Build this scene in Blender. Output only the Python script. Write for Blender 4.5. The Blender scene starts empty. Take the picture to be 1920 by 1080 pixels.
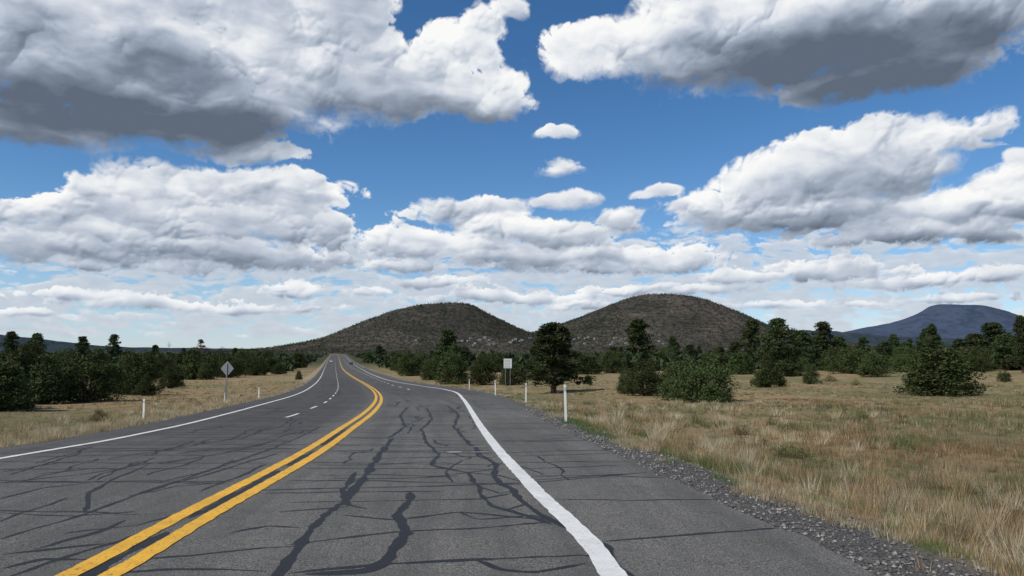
import bpy, math, random
import numpy as np
from mathutils import Vector
random.seed(7); rng=np.random.default_rng(7)
scene=bpy.context.scene
F=1387.0; YH=658.0; H=1.45
PIT=math.atan((YH-540)/F); CP,SP=math.cos(PIT),math.sin(PIT)
# ------------------------------------------------------------ helpers
def pchip(xs,ys):
    xs=np.array(xs,float); ys=np.array(ys,float); h=np.diff(xs); d=np.diff(ys)/h
    m=np.zeros(len(xs)); m[0]=d[0]; m[-1]=d[-1]
    for i in range(1,len(xs)-1):
        if d[i-1]*d[i]>0:
            w1=2*h[i]+h[i-1]; w2=h[i]+2*h[i-1]; m[i]=(w1+w2)/(w1/d[i-1]+w2/d[i])
    def f(x):
        x=np.asarray(x,float); i=np.clip(np.searchsorted(xs,x)-1,0,len(xs)-2)
        hh=h[i]; t=(x-xs[i])/hh; tc=np.clip(t,0,1)
        v=((2*tc**3-3*tc**2+1)*ys[i]+(tc**3-2*tc**2+tc)*hh*m[i]+(-2*tc**3+3*tc**2)*ys[i+1]+(tc**3-tc**2)*hh*m[i+1])
        v=v+np.where(t<0,t*hh*m[i],0)+np.where(t>1,(t-1)*hh*m[i+1],0)
        return v
    return f
_dip=pchip([-60,0,10,20,30,45,60,80,120,200,370,600,1000,2000,14000],[-.6,0,.2,.5,.8,1.3,1.72,2.2,3.0,4.2,6.2,7.2,7.8,8.2,8.2])
def dip(y): return _dip(np.clip(y,-60,14000))
def ray(px,py):
    a=(px-960)/F; b=(540-py)/F
    return np.array([a,CP-b*SP,SP+b*CP])
def hit(px,py,fn=None,ymax=9000):
    d=ray(px,py); 
    ts=np.concatenate([np.arange(2,100,.05),np.geomspace(100,ymax,3000)])
    x=d[0]*ts; y=d[1]*ts; z=H+d[2]*ts
    g=-dip(y) if fn is None else fn(x,y)
    kk=np.nonzero(z<=g)[0]
    k=kk[0] if len(kk) else len(ts)-1
    if k>0 and len(kk):
        a=z[k-1]-g[k-1]; b=z[k]-g[k]; t=ts[k-1]+(ts[k]-ts[k-1])*(a/(a-b) if a!=b else 0)
    else: t=ts[k]
    return d[0]*t,d[1]*t
def line(pts,ext):
    P=[hit(x,y) for x,y in pts]; P.sort(key=lambda q:q[1])
    ys=[ext[1]]+[p[1] for p in P]; xs=[ext[0]]+[p[0] for p in P]
    return pchip(ys,xs)
XC=line([(165,1080),(340,982),(555,865),(655,800),(690,775),(706,758),(710,745),(705,735),(688,722),(665,709),(648,697),(640,687),(637,678),(635,671)],(-2.8,-20))
XR=line([(1150,1080),(1000,915),(940,850),(905,805),(886,775),(868,748),(855,736),(832,730),(792,724),(742,716),(702,704),(674,690),(660,680),(650,670)],(1.0,-20))
XL=line([(0,860),(155,834),(300,806),(430,775),(515,752),(560,738),(588,722),(600,709),(606,697),(610,687),(614,678),(618,671)],(-7.7,-20))
XD=line([(535,783),(575,769),(605,757),(622,745),(632,733),(634,720),(632,709),(630,697),(629,687),(628,678)],(-6,-20))
XD2=line([(770,733),(735,722),(700,708),(668,694),(650,682),(645,675)],(-1,-20))
def ER(y): return XR(y)+1.75+.25*np.sin(y*.05)
def EL(y): return XL(y)-1.0
def sm(t): t=np.clip(t,0,1); return t*t*(3-2*t)
def wob(x,y):
    return (np.sin(x*.31+y*.17)+np.sin(x*.11-y*.23+1.3)+np.sin(x*.53+y*.41+2.))/3
def terrain(x,y):
    x=np.asarray(x,float); y=np.asarray(y,float)
    z=-dip(y)
    r=x-ER(y); l=EL(y)-x
    out=np.maximum(r,l)
    drop=-.07+.055*sm((out+.35)/.4)
    z=z+drop
    z=z-.28*sm((r-.6)/2.4)*(1-.6*sm((r-5)/8))-.2*sm((l-.3)/2.)*(1-.6*sm((l-4)/8))
    z=z+.10*wob(x,y)*sm((out-.5)/4)
    z=z+.5*wob(x*.12,y*.12)*sm((out-15)/60)
    z=z+3.0*sm((x-35)/160)*sm((y-40)/160)*(1-sm((y-500)/1500))
    return z
_pg=np.random.default_rng(11); _perm=_pg.permutation(4096); _ga=_pg.random(4096)*2*np.pi; _gx=np.cos(_ga).astype(np.float32); _gy=np.sin(_ga).astype(np.float32)
_jx=_pg.random(4096); _jy=_pg.random(4096)
def perlin(u,v,s=0):
    xi=np.floor(u).astype(int); yi=np.floor(v).astype(int); fx=(u-xi); fy=(v-yi)
    def g(ix,iy,dx,dy):
        h=_perm[(_perm[(ix+s*57)&4095]+iy)&4095]; return _gx[h]*dx+_gy[h]*dy
    wx=fx*fx*fx*(fx*(fx*6-15)+10); wy=fy*fy*fy*(fy*(fy*6-15)+10)
    a=g(xi,yi,fx,fy); b=g(xi+1,yi,fx-1,fy); c=g(xi,yi+1,fx,fy-1); d=g(xi+1,yi+1,fx-1,fy-1)
    return (a+(b-a)*wx+((c+(d-c)*wx)-(a+(b-a)*wx))*wy)*1.5
def fbm(u,v,o,g=.5,s=0):
    r=0;a=1;n=0
    for i in range(o):
        r=r+a*perlin(u*2.03**i+i*17.3,v*2.03**i+i*9.1,s+i); n+=a; a*=g
    return r/n
def puff(u,v,s=0):
    xi=np.floor(u).astype(int); yi=np.floor(v).astype(int); best=np.full(u.shape,-1.)
    for dx in(-1,0,1):
        for dy in(-1,0,1):
            ix=xi+dx; iy=yi+dy; h=_perm[(_perm[(ix+s*91)&4095]+iy)&4095]
            rr=.58+.40*_jx[(h*7+3)&4095]
            d2=(u-ix-_jx[h])**2+(v-iy-_jy[h])**2
            best=np.maximum(best,rr*rr-d2)
    return np.sqrt(np.clip(best,0,None))
def blur(A,r):
    k=np.exp(-.5*(np.arange(-3*r,3*r+1)/r)**2); k/=k.sum(); p=len(k)//2
    B=np.pad(A,((p,p),(p,p)),'edge'); o=0
    for i,wt in enumerate(k): o=o+wt*B[i:i+A.shape[0],:]
    B=o;o=0
    for i,wt in enumerate(k): o=o+wt*B[:,i:i+A.shape[1]]
    return o
def newmesh(name,V,Fc,mat=None,smooth=False,attrs=None):
    me=bpy.data.meshes.new(name)
    V=np.asarray(V,np.float32)
    if isinstance(Fc,np.ndarray):
        n,k=Fc.shape
        me.vertices.add(len(V)); me.vertices.foreach_set('co',V.ravel())
        me.loops.add(n*k); me.loops.foreach_set('vertex_index',Fc.astype(np.int32).ravel())
        me.polygons.add(n); me.polygons.foreach_set('loop_start',(np.arange(n)*k).astype(np.int32))
        me.polygons.foreach_set('loop_total',np.full(n,k,np.int32))
        me.update(calc_edges=True); me.validate()
    else:
        me.from_pydata([tuple(map(float,v)) for v in V],[],Fc); me.update()
    if mat: me.materials.append(mat)
    me.polygons.foreach_set('use_smooth',np.full(len(me.polygons),smooth,bool))
    if attrs:
        for k,(typ,val) in attrs.items():
            a=me.attributes.new(k,typ,'POINT')
            a.data.foreach_set('value' if typ=='FLOAT' else 'color' if 'COLOR' in typ else 'vector',np.asarray(val,np.float32).ravel())
    return me
def addobj(name,me,parent=None,loc=None,**props):
    o=bpy.data.objects.new(name,me); scene.collection.objects.link(o)
    if parent: o.parent=parent
    if loc is not None: o.location=loc
    for k,v in props.items(): o[k]=v
    return o
def grid(nr,nc):
    i=np.arange(nr-1)[:,None]*nc+np.arange(nc-1)[None,:]
    i=i.ravel(); return np.stack([i,i+1,i+1+nc,i+nc],1)
class NT:
    def __init__(s,nt): s.t=nt
    def n(s,typ,**kw):
        nd=s.t.nodes.new(typ)
        for k,v in kw.items(): setattr(nd,k,v)
        return nd
    def L(s,a,b): s.t.links.new(a,b)
    def set(s,sock,v):
        if isinstance(v,bpy.types.NodeSocket): s.L(v,sock)
        else: sock.default_value=v
    def m(s,op,a,b=0.,c=0.,clamp=False):
        nd=s.t.nodes.new('ShaderNodeMath'); nd.operation=op; nd.use_clamp=clamp
        s.set(nd.inputs[0],a); s.set(nd.inputs[1],b); s.set(nd.inputs[2],c); return nd.outputs[0]
    def v(s,op,a,b=(0,0,0),c=(0,0,0)):
        nd=s.t.nodes.new('ShaderNodeVectorMath'); nd.operation=op
        s.set(nd.inputs[0],a); s.set(nd.inputs[1],b)
        if op=='MULTIPLY_ADD': s.set(nd.inputs[2],c)
        return nd.outputs[1] if op in('LENGTH','DOT_PRODUCT') else nd.outputs[0]
    def noise(s,vec,scale,detail=4,rough=.55,dist=0.,color=False):
        nd=s.t.nodes.new('ShaderNodeTexNoise'); s.set(nd.inputs['Vector'],vec)
        nd.inputs['Scale'].default_value=scale; nd.inputs['Detail'].default_value=detail
        nd.inputs['Roughness'].default_value=rough; nd.inputs['Distortion'].default_value=dist
        return nd.outputs['Color' if color else 'Fac']
    def mr(s,v,a,b,c=0.,d=1.,smooth=True):
        nd=s.t.nodes.new('ShaderNodeMapRange'); nd.interpolation_type='SMOOTHSTEP' if smooth else 'LINEAR'
        s.set(nd.inputs[0],v)
        for i,x in enumerate((a,b,c,d)): s.set(nd.inputs[i+1],x)
        return nd.outputs[0]
    def mix(s,f,a,b,mode='MIX'):
        nd=s.t.nodes.new('ShaderNodeMix'); nd.data_type='RGBA'; nd.blend_type=mode
        s.set(nd.inputs[0],f)
        for i,x in ((6,a),(7,b)):
            if isinstance(x,tuple) and len(x)==3: x=x+(1,)
            s.set(nd.inputs[i],x)
        return nd.outputs[2]
def newmat(name):
    m=bpy.data.materials.new(name); m.use_nodes=True; t=NT(m.node_tree)
    b=m.node_tree.nodes['Principled BSDF']; b.inputs['Specular IOR Level'].default_value=.2; b.inputs['Roughness'].default_value=.85
    return m,t,b
def objco(t): return t.n('ShaderNodeTexCoord').outputs['Object']
def simple(name,col,rough=.6,metal=0,var=.15,scale=8):
    m,t,b=newmat(name); c=objco(t)
    n=t.noise(c,scale,5,.6)
    t.L(t.mix(n,tuple(x*(1-var) for x in col),tuple(min(1,x*(1+var)) for x in col)),b.inputs['Base Color'])
    b.inputs['Roughness'].default_value=rough; b.inputs['Metallic'].default_value=metal
    return m
def bump(t,b,h,strength,dist):
    nd=t.n('ShaderNodeBump'); nd.inputs['Strength'].default_value=strength; nd.inputs['Distance'].default_value=dist
    t.L(h,nd.inputs['Height']); t.L(nd.outputs[0],b.inputs['Normal'])
# ------------------------------------------------------------ world and sun
SUN=Vector((-.62,-.42,.80)).normalized()
sel=math.asin(SUN.z); saz=math.atan2(SUN.x,SUN.y)
def skynode(t):
    s=t.n('ShaderNodeTexSky'); s.sky_type='NISHITA'; s.sun_disc=False
    s.sun_elevation=sel; s.sun_rotation=saz; s.altitude=1800; s.air_density=1.0; s.dust_density=.4; s.ozone_density=2.5
    return s
w=bpy.data.worlds.new("World"); scene.world=w; w.use_nodes=True
t=NT(w.node_tree); bg=w.node_tree.nodes['Background']; t.L(skynode(t).outputs[0],bg.inputs[0]); bg.inputs[1].default_value=.10
sl=bpy.data.lights.new("sun",'SUN'); sl.energy=3.8; sl.angle=math.radians(.5); sl.color=(1,.95,.87)
so=bpy.data.objects.new("sun",sl); scene.collection.objects.link(so); so.rotation_euler=SUN.to_track_quat('Z','Y').to_euler()
# ------------------------------------------------------------ sky dome with clouds, their light and shade painted into its colours
def azel(px,py):
    d=ray(px,py); d=d/np.linalg.norm(d); return math.degrees(math.atan2(d[0],d[1])),math.degrees(math.asin(d[2]))
CL=[(150,100,340,160),(400,150,270,130),(600,140,240,105),(760,175,180,66),(905,190,105,48),(850,95,84,54),(905,55,50,42),(950,12,28,26),(640,20,95,90),(350,0,340,90),(450,288,120,18),(60,235,190,44),(300,240,170,38),
(1120,100,115,60),(1290,85,230,84),(1500,85,320,98),(1740,70,222,90),(1650,145,210,42),(1900,20,90,60),
(1045,250,30,10),(1060,315,42,16),(1230,365,36,10),
(1640,275,195,50),(1770,262,108,32),(1460,335,140,44),(1560,345,205,66),(1400,405,135,42),(1340,396,68,44),(1840,278,50,10),(1540,405,170,36),(1660,330,120,50),
(1890,385,90,62),(1750,410,155,46),(1650,440,160,24),(1920,325,38,40),(1850,440,100,26),
(250,365,130,52),(120,400,120,36),(30,405,84,32),(430,350,120,36),(570,362,98,36),(350,425,310,46),(130,475,240,34),(450,485,215,34),(615,440,44,42),(480,410,150,30),(170,440,160,28),
(880,400,112,28),(800,460,105,36),(915,475,90,30),(1000,440,140,34),(1165,420,54,26),(1060,375,48,12),(1230,492,100,28),(1290,478,42,26),(1040,490,240,24),(760,500,74,15),(1110,500,70,18),
(550,545,55,18),(300,572,140,14),(700,550,50,10),(1550,510,120,22),(1700,530,120,14),(1250,545,150,12),(950,560,150,12),(1610,572,56,7),(1450,575,110,9),(150,555,110,11),(1860,520,70,16),(1400,520,84,14),(500,580,110,8),(1100,575,80,8),(820,530,84,11),(1800,560,120,8),(60,590,90,8),(160,500,70,14),(340,505,90,14)]
DK=[(180,215,350,76,1.05),(400,235,180,48,1.05),(20,265,200,33,.9),(330,130,170,55,.6),(720,205,180,32,.55),(890,225,95,24,.6),(60,60,90,60,.35),(560,110,90,40,.2),
(1560,105,340,80,1.05),(1650,155,240,50,1.1),(1330,150,210,30,.7),(1800,70,180,80,.8),(1350,80,130,30,.35),(1150,150,80,15,.35),(1550,40,120,30,.35),
(1500,420,200,26,.40),(1620,355,120,22,.3),(1750,454,170,18,.45),(350,480,350,24,.35),(1000,490,170,12,.3)]
LTL=[(510,105,110,40,.30),(850,85,100,50,.28),(900,165,85,35,.25),(320,25,260,40,.16),(1080,110,80,45,.28),(1200,50,130,35,.22),(1400,30,150,20,.15),(1640,250,190,28,.22),(1450,315,120,25,.2),(1340,370,60,25,.2),(250,330,140,30,.2),(430,330,110,22,.2),(590,345,80,20,.2),(1780,385,80,20,.2),(1900,350,50,40,.2),(820,450,90,25,.18),(980,420,90,20,.18),(1250,480,80,18,.18),(550,540,50,14,.2)]
DA=.07; azs=np.arange(-52,52.01,DA); els=np.arange(-1.2,38,DA); AZ,EL_=np.meshgrid(azs,els)
lowf=sm((12.5-EL_)/5)
wu=AZ+(1.3-.5*lowf)*fbm(AZ/6,EL_/4.5,3,.5,3)+.35*lowf*fbm(AZ/2,EL_/1.5,3,.5,33); wv_=EL_+(.8-.35*lowf)*fbm(AZ/5,EL_/4,3,.5,9)
w1u=wu+.35*fbm(wu/.9,wv_/.9,4,.55,101); w1v=wv_+.30*fbm(wu/.9+7,wv_/.9,4,.55,111)
lob=.28*fbm(wu/1.6,wv_/1.6,5,.55,131)+.30*(puff(w1u/1.7,w1v/1.4,60)-.5)+.16*(puff(w1u/.8,w1v/.66,62)-.5)
E=np.full(AZ.shape,-9.); K=np.zeros(AZ.shape); VB=np.zeros(AZ.shape); BD=np.full(AZ.shape,-9.); KL=np.zeros(AZ.shape)
def ell(c):
    x,y,rx,ry=c[:4]; a,e=azel(x,y); return a,e,(azel(x+rx,y)[0]-azel(x-rx,y)[0])/2,(azel(x,y-ry)[1]-azel(x,y+ry)[1])/2
for ci,c in enumerate(CL):
    a,e,ra,re=ell(c); v0=(wv_-e)/re; v=np.where(v0<0,v0*1.25,v0*.95)
    q=1-np.hypot((wu-a)/ra,v); q=q*min(1.,.35+re/3.); k=.12
    hh=np.clip(k-np.abs(E-q),0,None)/k; E=np.maximum(E,q)+hh*hh*k*.25
    qq=q+lob*.9*min(1.,.45+re/4.); front=qq>.02
    pri=np.where(front,-e+np.clip(qq,0,.3)*3.,-99)
    pri=np.where((e>15)&(pri>-90),pri-30,pri)
    up=pri>BD; BD=np.where(up,pri,BD); VB=np.where(up,np.clip(v0+.25*lob,-1.3,1.3),VB)
for c in DK:
    a,e,ra,re=ell(c); K=np.maximum(K,c[4]*sm((1.45-np.hypot((wu-a)/ra,(wv_-e)/re))/1.25))
for c in LTL:
    a,e,ra,re=ell(c); KL=np.maximum(KL,c[4]*sm((1.5-np.hypot((wu-a)/ra,(wv_-e)/re)+1.2*lob)/1.0))
def pset(sc,vs,s):
    return puff(w1u/(3.2*sc),w1v/(2.5*sc*vs),s),puff(w1u/(1.5*sc),w1v/(1.2*sc*vs),s+2),puff(w1u/(.7*sc),w1v/(.6*sc*vs),s+4),puff(w1u/(.34*sc),w1v/(.3*sc*vs),s+6)
PA=pset(1.,1.,0); PB=pset(.5,.75,20)
def comb(wts): return sum(wt*((a-.52)*(1-lowf)+(b-.52)*lowf) for wt,a,b in zip(wts,PA,PB))
nl=fbm(wu/(3.4-1.5*lowf),wv_/(2.4-1.2*lowf),8,.56,21)
D=E+.05+.36*(1+.35*lowf)*nl+.40*(1+.25*lowf)*comb((.5,.5,.38,.25))-.02*lowf
soft=blur(D,6); gyS,_=np.gradient(soft); bottom=sm((gyS/DA)*3.)
wis=sm(.5+1.3*fbm(AZ/7,EL_/5,3,.5,201))
Dd=D*(1-.6*bottom)*(.5+.75*wis)
bnk=fbm(wu/4,wv_/.9,6,.58,61)+.5*(puff(w1u/1.1,w1v/.42,50)-.5)
bw=sm((EL_-.2)/1.2)*sm((11-EL_)/4)
DB=(bnk*.8+.02+.13*bw)*bw-.25*(1-bw)
def shift(A,dx,dy):
    B=np.zeros_like(A); ny,nx=A.shape
    ys=slice(max(0,-dy),ny-max(0,dy)); yd=slice(max(0,dy),ny-max(0,-dy))
    xs_=slice(max(0,-dx),nx-max(0,dx)); xd=slice(max(0,dx),nx-max(0,-dx))
    B[ys,xs_]=A[yd,xd]; return B
def light(T,scale,k):
    S=0
    for j,d in enumerate((2,5,9,14,20,28,38,50)):
        dd=max(1,int(d*scale)); S=S+shift(T,-int(dd*.35),dd)*(1,1.3,1.6,2,2.4,2.6,2.8,3.)[j]
    return np.exp(-k*S)
T=blur(np.clip(D,0,.5),2)
lA=light(T,.9,.26); lL=light(T,.40,.34)
lt=lA*(1-lowf)+lL*lowf
sc_=(1-lowf*.5)
crisp=sm(.45+1.5*fbm(AZ/4.5+5,EL_/3,3,.5,221))
hgt=(1.5*(comb((1.3,.48,.17,.05))))*sc_+1.0*np.sqrt(np.clip(blur(D,3),0,1))*sc_
hb=blur(hgt,5); hgt=hb+(blur(hgt,1)-hb)*(.15+.85*crisp)
gy,gx=np.gradient(hgt); gx=gx/DA; gy=gy/DA
nrm=1/np.sqrt(1+gx*gx+gy*gy); shd=(-gx*(-.42)+ -gy*(.62)+.66)*nrm
mid=fbm(wu/3.2,wv_/1.3,5,.5,81); VBs=blur(VB,1)
lit=.54+.30*lt+.24*(shd-.60)*(1-.8*np.clip(K,0,1))*(.45+.55*crisp)+.26*mid-.62*K+.13*np.clip(1-D*4,0,1)*(1-K)+KL*.75
lit=lit+(.26*sm(VBs*.6+.5)-.15-.20*sm(-VBs*1.1-.1))*sm((18-EL_)/4)
lB=.42+.45*light(np.clip(DB,0,.4),.25,.8)+.18*fbm(wu/1.2,wv_/.4,4,.5,91)
R=20000.
az_=np.radians(AZ); el_=np.radians(EL_)
V=np.stack([R*np.sin(az_)*np.cos(el_),R*np.cos(az_)*np.cos(el_),R*np.sin(el_)],-1).reshape(-1,3)
mSky=bpy.data.materials.new("cloudy_sky"); mSky.use_nodes=True; t=NT(mSky.node_tree); mSky.node_tree.nodes.remove(mSky.node_tree.nodes['Principled BSDF'])
c=objco(t); dirn=t.v('NORMALIZE',c)
sk=skynode(t); t.L(dirn,sk.inputs[0])
hs=t.n('ShaderNodeHueSaturation'); t.L(sk.outputs[0],hs.inputs['Color']); hs.inputs['Saturation'].default_value=1.24; hs.inputs['Value'].default_value=.115
sp=t.n('ShaderNodeSeparateXYZ'); t.L(dirn,sp.inputs[0]); elv=sp.outputs[2]; hz=t.mr(elv,.17,.0)
skyc=t.mix(t.m('MULTIPLY',hz,.5),hs.outputs[0],(.38,.54,.78))
def at(n): return t.n('ShaderNodeAttribute',attribute_name=n).outputs['Fac']
f1=t.noise(dirn,90.,5,.6); f2=t.noise(dirn,35.,7,.62)
ff=t.m('SUBTRACT',t.m('ADD',t.m('MULTIPLY',f1,.4),t.m('MULTIPLY',f2,.6)),.5)
def ramp(v):
    cr=t.n('ShaderNodeValToRGB'); t.L(v,cr.inputs[0]); Rr=cr.color_ramp
    Rr.elements[0].position=0.; Rr.elements[0].color=(.115,.145,.195,1)
    Rr.elements[1].position=1.; Rr.elements[1].color=(.96,.96,.95,1)
    for p,cc in ((.2,(.19,.23,.30,1)),(.42,(.34,.40,.49,1)),(.62,(.54,.59,.68,1)),(.8,(.78,.81,.85,1))):
        q=Rr.elements.new(p); q.color=cc
    return cr.outputs[0]
aA=t.mr(t.m('ADD',at('dens'),t.m('MULTIPLY',ff,.20)),-.03,.14)
lA_=ramp(t.m('ADD',at('lit'),t.m('MULTIPLY',ff,.14)))
aB=t.mr(t.m('ADD',at('bdens'),t.m('MULTIPLY',ff,.12)),-.04,.20)
lB_=t.mix(at('blit'),(.34,.42,.54),(.88,.89,.90))
c1=t.mix(t.m('MULTIPLY',aB,.85),skyc,lB_)
c2=t.mix(aA,c1,t.mix(t.m('MULTIPLY',hz,.2),lA_,(.62,.70,.80)))
em=t.n('ShaderNodeEmission'); t.L(c2,em.inputs[0]); t.L(em.outputs[0],mSky.node_tree.nodes['Material Output'].inputs[0])
try: mSky.cycles.emission_sampling='NONE'
except Exception as ex: print(ex)
sme=newmesh("sky",V,grid(len(els),len(azs)),mSky,True,{'dens':('FLOAT',Dd),'lit':('FLOAT',lit),'bdens':('FLOAT',DB),'blit':('FLOAT',lB)})
addobj("sky",sme,kind="structure",label="blue sky filled with grey-based white cumulus clouds",category="sky")
# ------------------------------------------------------------ camera
cam=bpy.data.cameras.new("camera"); co=bpy.data.objects.new("camera",cam); scene.collection.objects.link(co)
co.location=(0,0,H); co.rotation_euler=(math.pi/2+PIT,0,0); cam.sensor_width=36; cam.lens=36*F/1920; cam.clip_end=40000; cam.clip_start=.05
scene.camera=co
scene.view_settings.view_transform='Standard'; scene.view_settings.look='None'; scene.view_settings.exposure=0
# ------------------------------------------------------------ materials
mAsp,t,b=newmat("asphalt"); c=objco(t)
at=t.n('ShaderNodeAttribute',attribute_name='lat').outputs['Fac']
sx=t.n('ShaderNodeSeparateXYZ'); t.L(c,sx.inputs[0])
cbn=t.n('ShaderNodeCombineXYZ'); t.L(t.m('MULTIPLY',at,1.6),cbn.inputs[0]); t.L(t.m('MULTIPLY',sx.outputs[1],.06),cbn.inputs[1])
streak=t.noise(cbn.outputs[0],1.5,5,.6)
big=t.noise(c,.5,6,.65); med=t.noise(c,4.,6,.7); grain=t.noise(c,75.,3,.8); grain2=t.noise(c,26.,5,.9)
col=t.mix(t.mr(grain,.38,.62),(.045,.045,.044),(.27,.26,.238))
col=t.mix(t.m('MULTIPLY',t.mr(grain2,.44,.32),.9),col,(.03,.03,.03))
col=t.mix(t.mr(grain2,.58,.68),col,(.42,.40,.37))
col=t.mix(t.m('MULTIPLY',t.mr(streak,.35,.7),.45),col,(.068,.068,.066))
col=t.mix(t.m('MULTIPLY',t.mr(big,.4,.7),.35),col,(.07,.07,.067))
col=t.mix(t.m('MULTIPLY',t.mr(med,.5,.75),.35),col,(.075,.073,.07))
dark=t.m('MULTIPLY',t.mr(at,-.2,-1.2),t.mr(sx.outputs[1],6.,22.,.15,.62))
dark=t.m('MAXIMUM',dark,t.m('MULTIPLY',t.mr(sx.outputs[1],30.,60.),.42))
col=t.mix(dark,col,t.mix(t.mr(grain,.4,.65),(.04,.04,.041),(.10,.098,.095)))
t.L(col,b.inputs['Base Color']); b.inputs['Roughness'].default_value=.85; b.inputs['Specular IOR Level'].default_value=.1
bump(t,b,grain,.6,.008)
def paint(name,colr,wear):
    m,t,b=newmat(name); c=objco(t); n=t.noise(c,30.,8,.75); g=t.noise(c,90.,4,.8)
    base=t.mix(t.mr(t.noise(c,3.,6,.7),.3,.7),tuple(x*.78 for x in colr),colr)
    base=t.mix(t.mr(g,.56,.7),base,tuple(x*.45 for x in colr))
    t.L(t.mix(t.mr(n,wear,wear+.05),base,(.07,.07,.07)),b.inputs['Base Color']); b.inputs['Roughness'].default_value=.6
    bump(t,b,g,.4,.005)
    return m
mYel=paint("yellow_road_paint",(.86,.47,.045),.57); mWhi=paint("white_road_paint",(.80,.80,.77),.60)
mTar,t,b=newmat("crack_sealant"); c=objco(t)
t.L(t.mix(t.mr(t.noise(c,60.,5,.7),.35,.7),(.012,.013,.016),(.036,.037,.04)),b.inputs['Base Color']); b.inputs['Roughness'].default_value=.6; b.inputs['Specular IOR Level'].default_value=.2
mPatch=simple("light_patch",(.30,.30,.29),.8,0,.3,40)
mGr,t,b=newmat("dry_grassland"); c=objco(t)
ed=t.n('ShaderNodeAttribute',attribute_name='edge').outputs['Fac']; gw=t.n('ShaderNodeAttribute',attribute_name='gravelw').outputs['Fac']
sx=t.n('ShaderNodeSeparateXYZ'); t.L(c,sx.inputs[0])
cs=t.v('MULTIPLY',c,(1,.45,1))
n1=t.noise(cs,.07,7,.65); n2=t.noise(cs,1.2,8,.7); n3=t.noise(c,14.,6,.75); n4=t.noise(c,45.,4,.85)
col=t.mix(t.mr(n1,.40,.60),(.31,.22,.125),(.175,.16,.08))
col=t.mix(t.mr(n2,.48,.64),col,(.115,.125,.055))
col=t.mix(t.m('MULTIPLY',t.mr(n3,.5,.7),.6),col,(.42,.34,.21))
col=t.mix(t.m('MULTIPLY',t.mr(n3,.46,.3),.6),col,(.08,.062,.035))
far=t.mr(sx.outputs[1],160.,600.)
col=t.mix(far,col,t.mix(t.mr(n1,.4,.6),(.035,.048,.024),(.075,.075,.042)))
verge=t.mr(t.m('ADD',ed,t.m('MULTIPLY',t.m('SUBTRACT',n2,.5),1.5)),2.6,1.4)
col=t.mix(t.m('MULTIPLY',verge,.6),col,(.34,.28,.19))
gr=t.mix(t.mr(n4,.40,.60),(.03,.03,.032),(.25,.24,.225))
gm=t.mr(t.m('SUBTRACT',t.m('ADD',ed,t.m('MULTIPLY',t.m('SUBTRACT',n2,.5),1.5)),gw),.25,-.1)
col=t.mix(gm,col,gr)
t.L(col,b.inputs['Base Color']); b.inputs['Roughness'].default_value=.95; b.inputs['Specular IOR Level'].default_value=.05
bump(t,b,n4,.8,.04)
def hillmat(name,a,bc,dk,sc,thr,mott=.45):
    m,t,b=newmat(name); c=objco(t)
    n=t.noise(c,.006,7,.65); col=t.mix(t.mr(n,.38,.62),a,bc)
    vo=t.noise(c,sc,5,.75)
    col=t.mix(t.m('MULTIPLY',t.mr(vo,thr,thr+.06),.85),col,dk)
    n2=t.noise(c,.0035,4,.6)
    col=t.mix(t.m('MULTIPLY',t.mr(n2,.45,.6),mott),col,tuple(x*.5 for x in dk))
    t.L(col,b.inputs['Base Color']); b.inputs['Roughness'].default_value=1; b.inputs['Specular IOR Level'].default_value=0
    return m
mHill=hillmat("scrubby_hillside",(.082,.068,.060),(.125,.098,.082),(.026,.036,.031),.06,.48)
mMesa=hillmat("distant_mesa",(.060,.082,.125),(.07,.092,.14),(.042,.062,.10),.006,.5,.2)  # blue of aerial haze put into the mesa's base colour
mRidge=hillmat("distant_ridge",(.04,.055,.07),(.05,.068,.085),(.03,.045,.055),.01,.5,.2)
def folmat(name,a,bc,seedcol):
    m,t,b=newmat(name); c=objco(t); oi=t.n('ShaderNodeObjectInfo').outputs['Random']
    n=t.noise(c,5.,3,.6); n2=t.noise(c,40.,3,.7)
    col=t.mix(t.mr(n,.35,.65),a,bc); col=t.mix(t.m('MULTIPLY',t.mr(n2,.5,.75),.6),col,seedcol)
    hs=t.n('ShaderNodeHueSaturation'); t.L(col,hs.inputs['Color']); t.L(t.m('MULTIPLY_ADD',oi,.6,.75),hs.inputs['Value']); t.L(t.m('MULTIPLY_ADD',oi,.035,.475),hs.inputs['Hue'])
    t.L(hs.outputs[0],b.inputs['Base Color']); b.inputs['Roughness'].default_value=.8; b.inputs['Specular IOR Level'].default_value=.08
    return m
mPine=folmat("pine_needles",(.028,.044,.018),(.060,.082,.032),(.10,.12,.05))
mJun=folmat("juniper_foliage",(.034,.050,.018),(.064,.085,.030),(.105,.125,.045))
mDead=folmat("dry_reddish_needles",(.14,.085,.055),(.24,.145,.10),(.30,.2,.15))
mShr=folmat("rabbitbrush_foliage",(.12,.12,.05),(.24,.20,.09),(.34,.29,.13))
mGsh=folmat("green_weed_foliage",(.06,.10,.03),(.10,.15,.045),(.15,.20,.07))
mBark=simple("bark",(.10,.065,.045),.9,0,.5,20)
mGreyBark=simple("grey_dead_bark",(.22,.20,.18),.9,0,.4,20)
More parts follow.
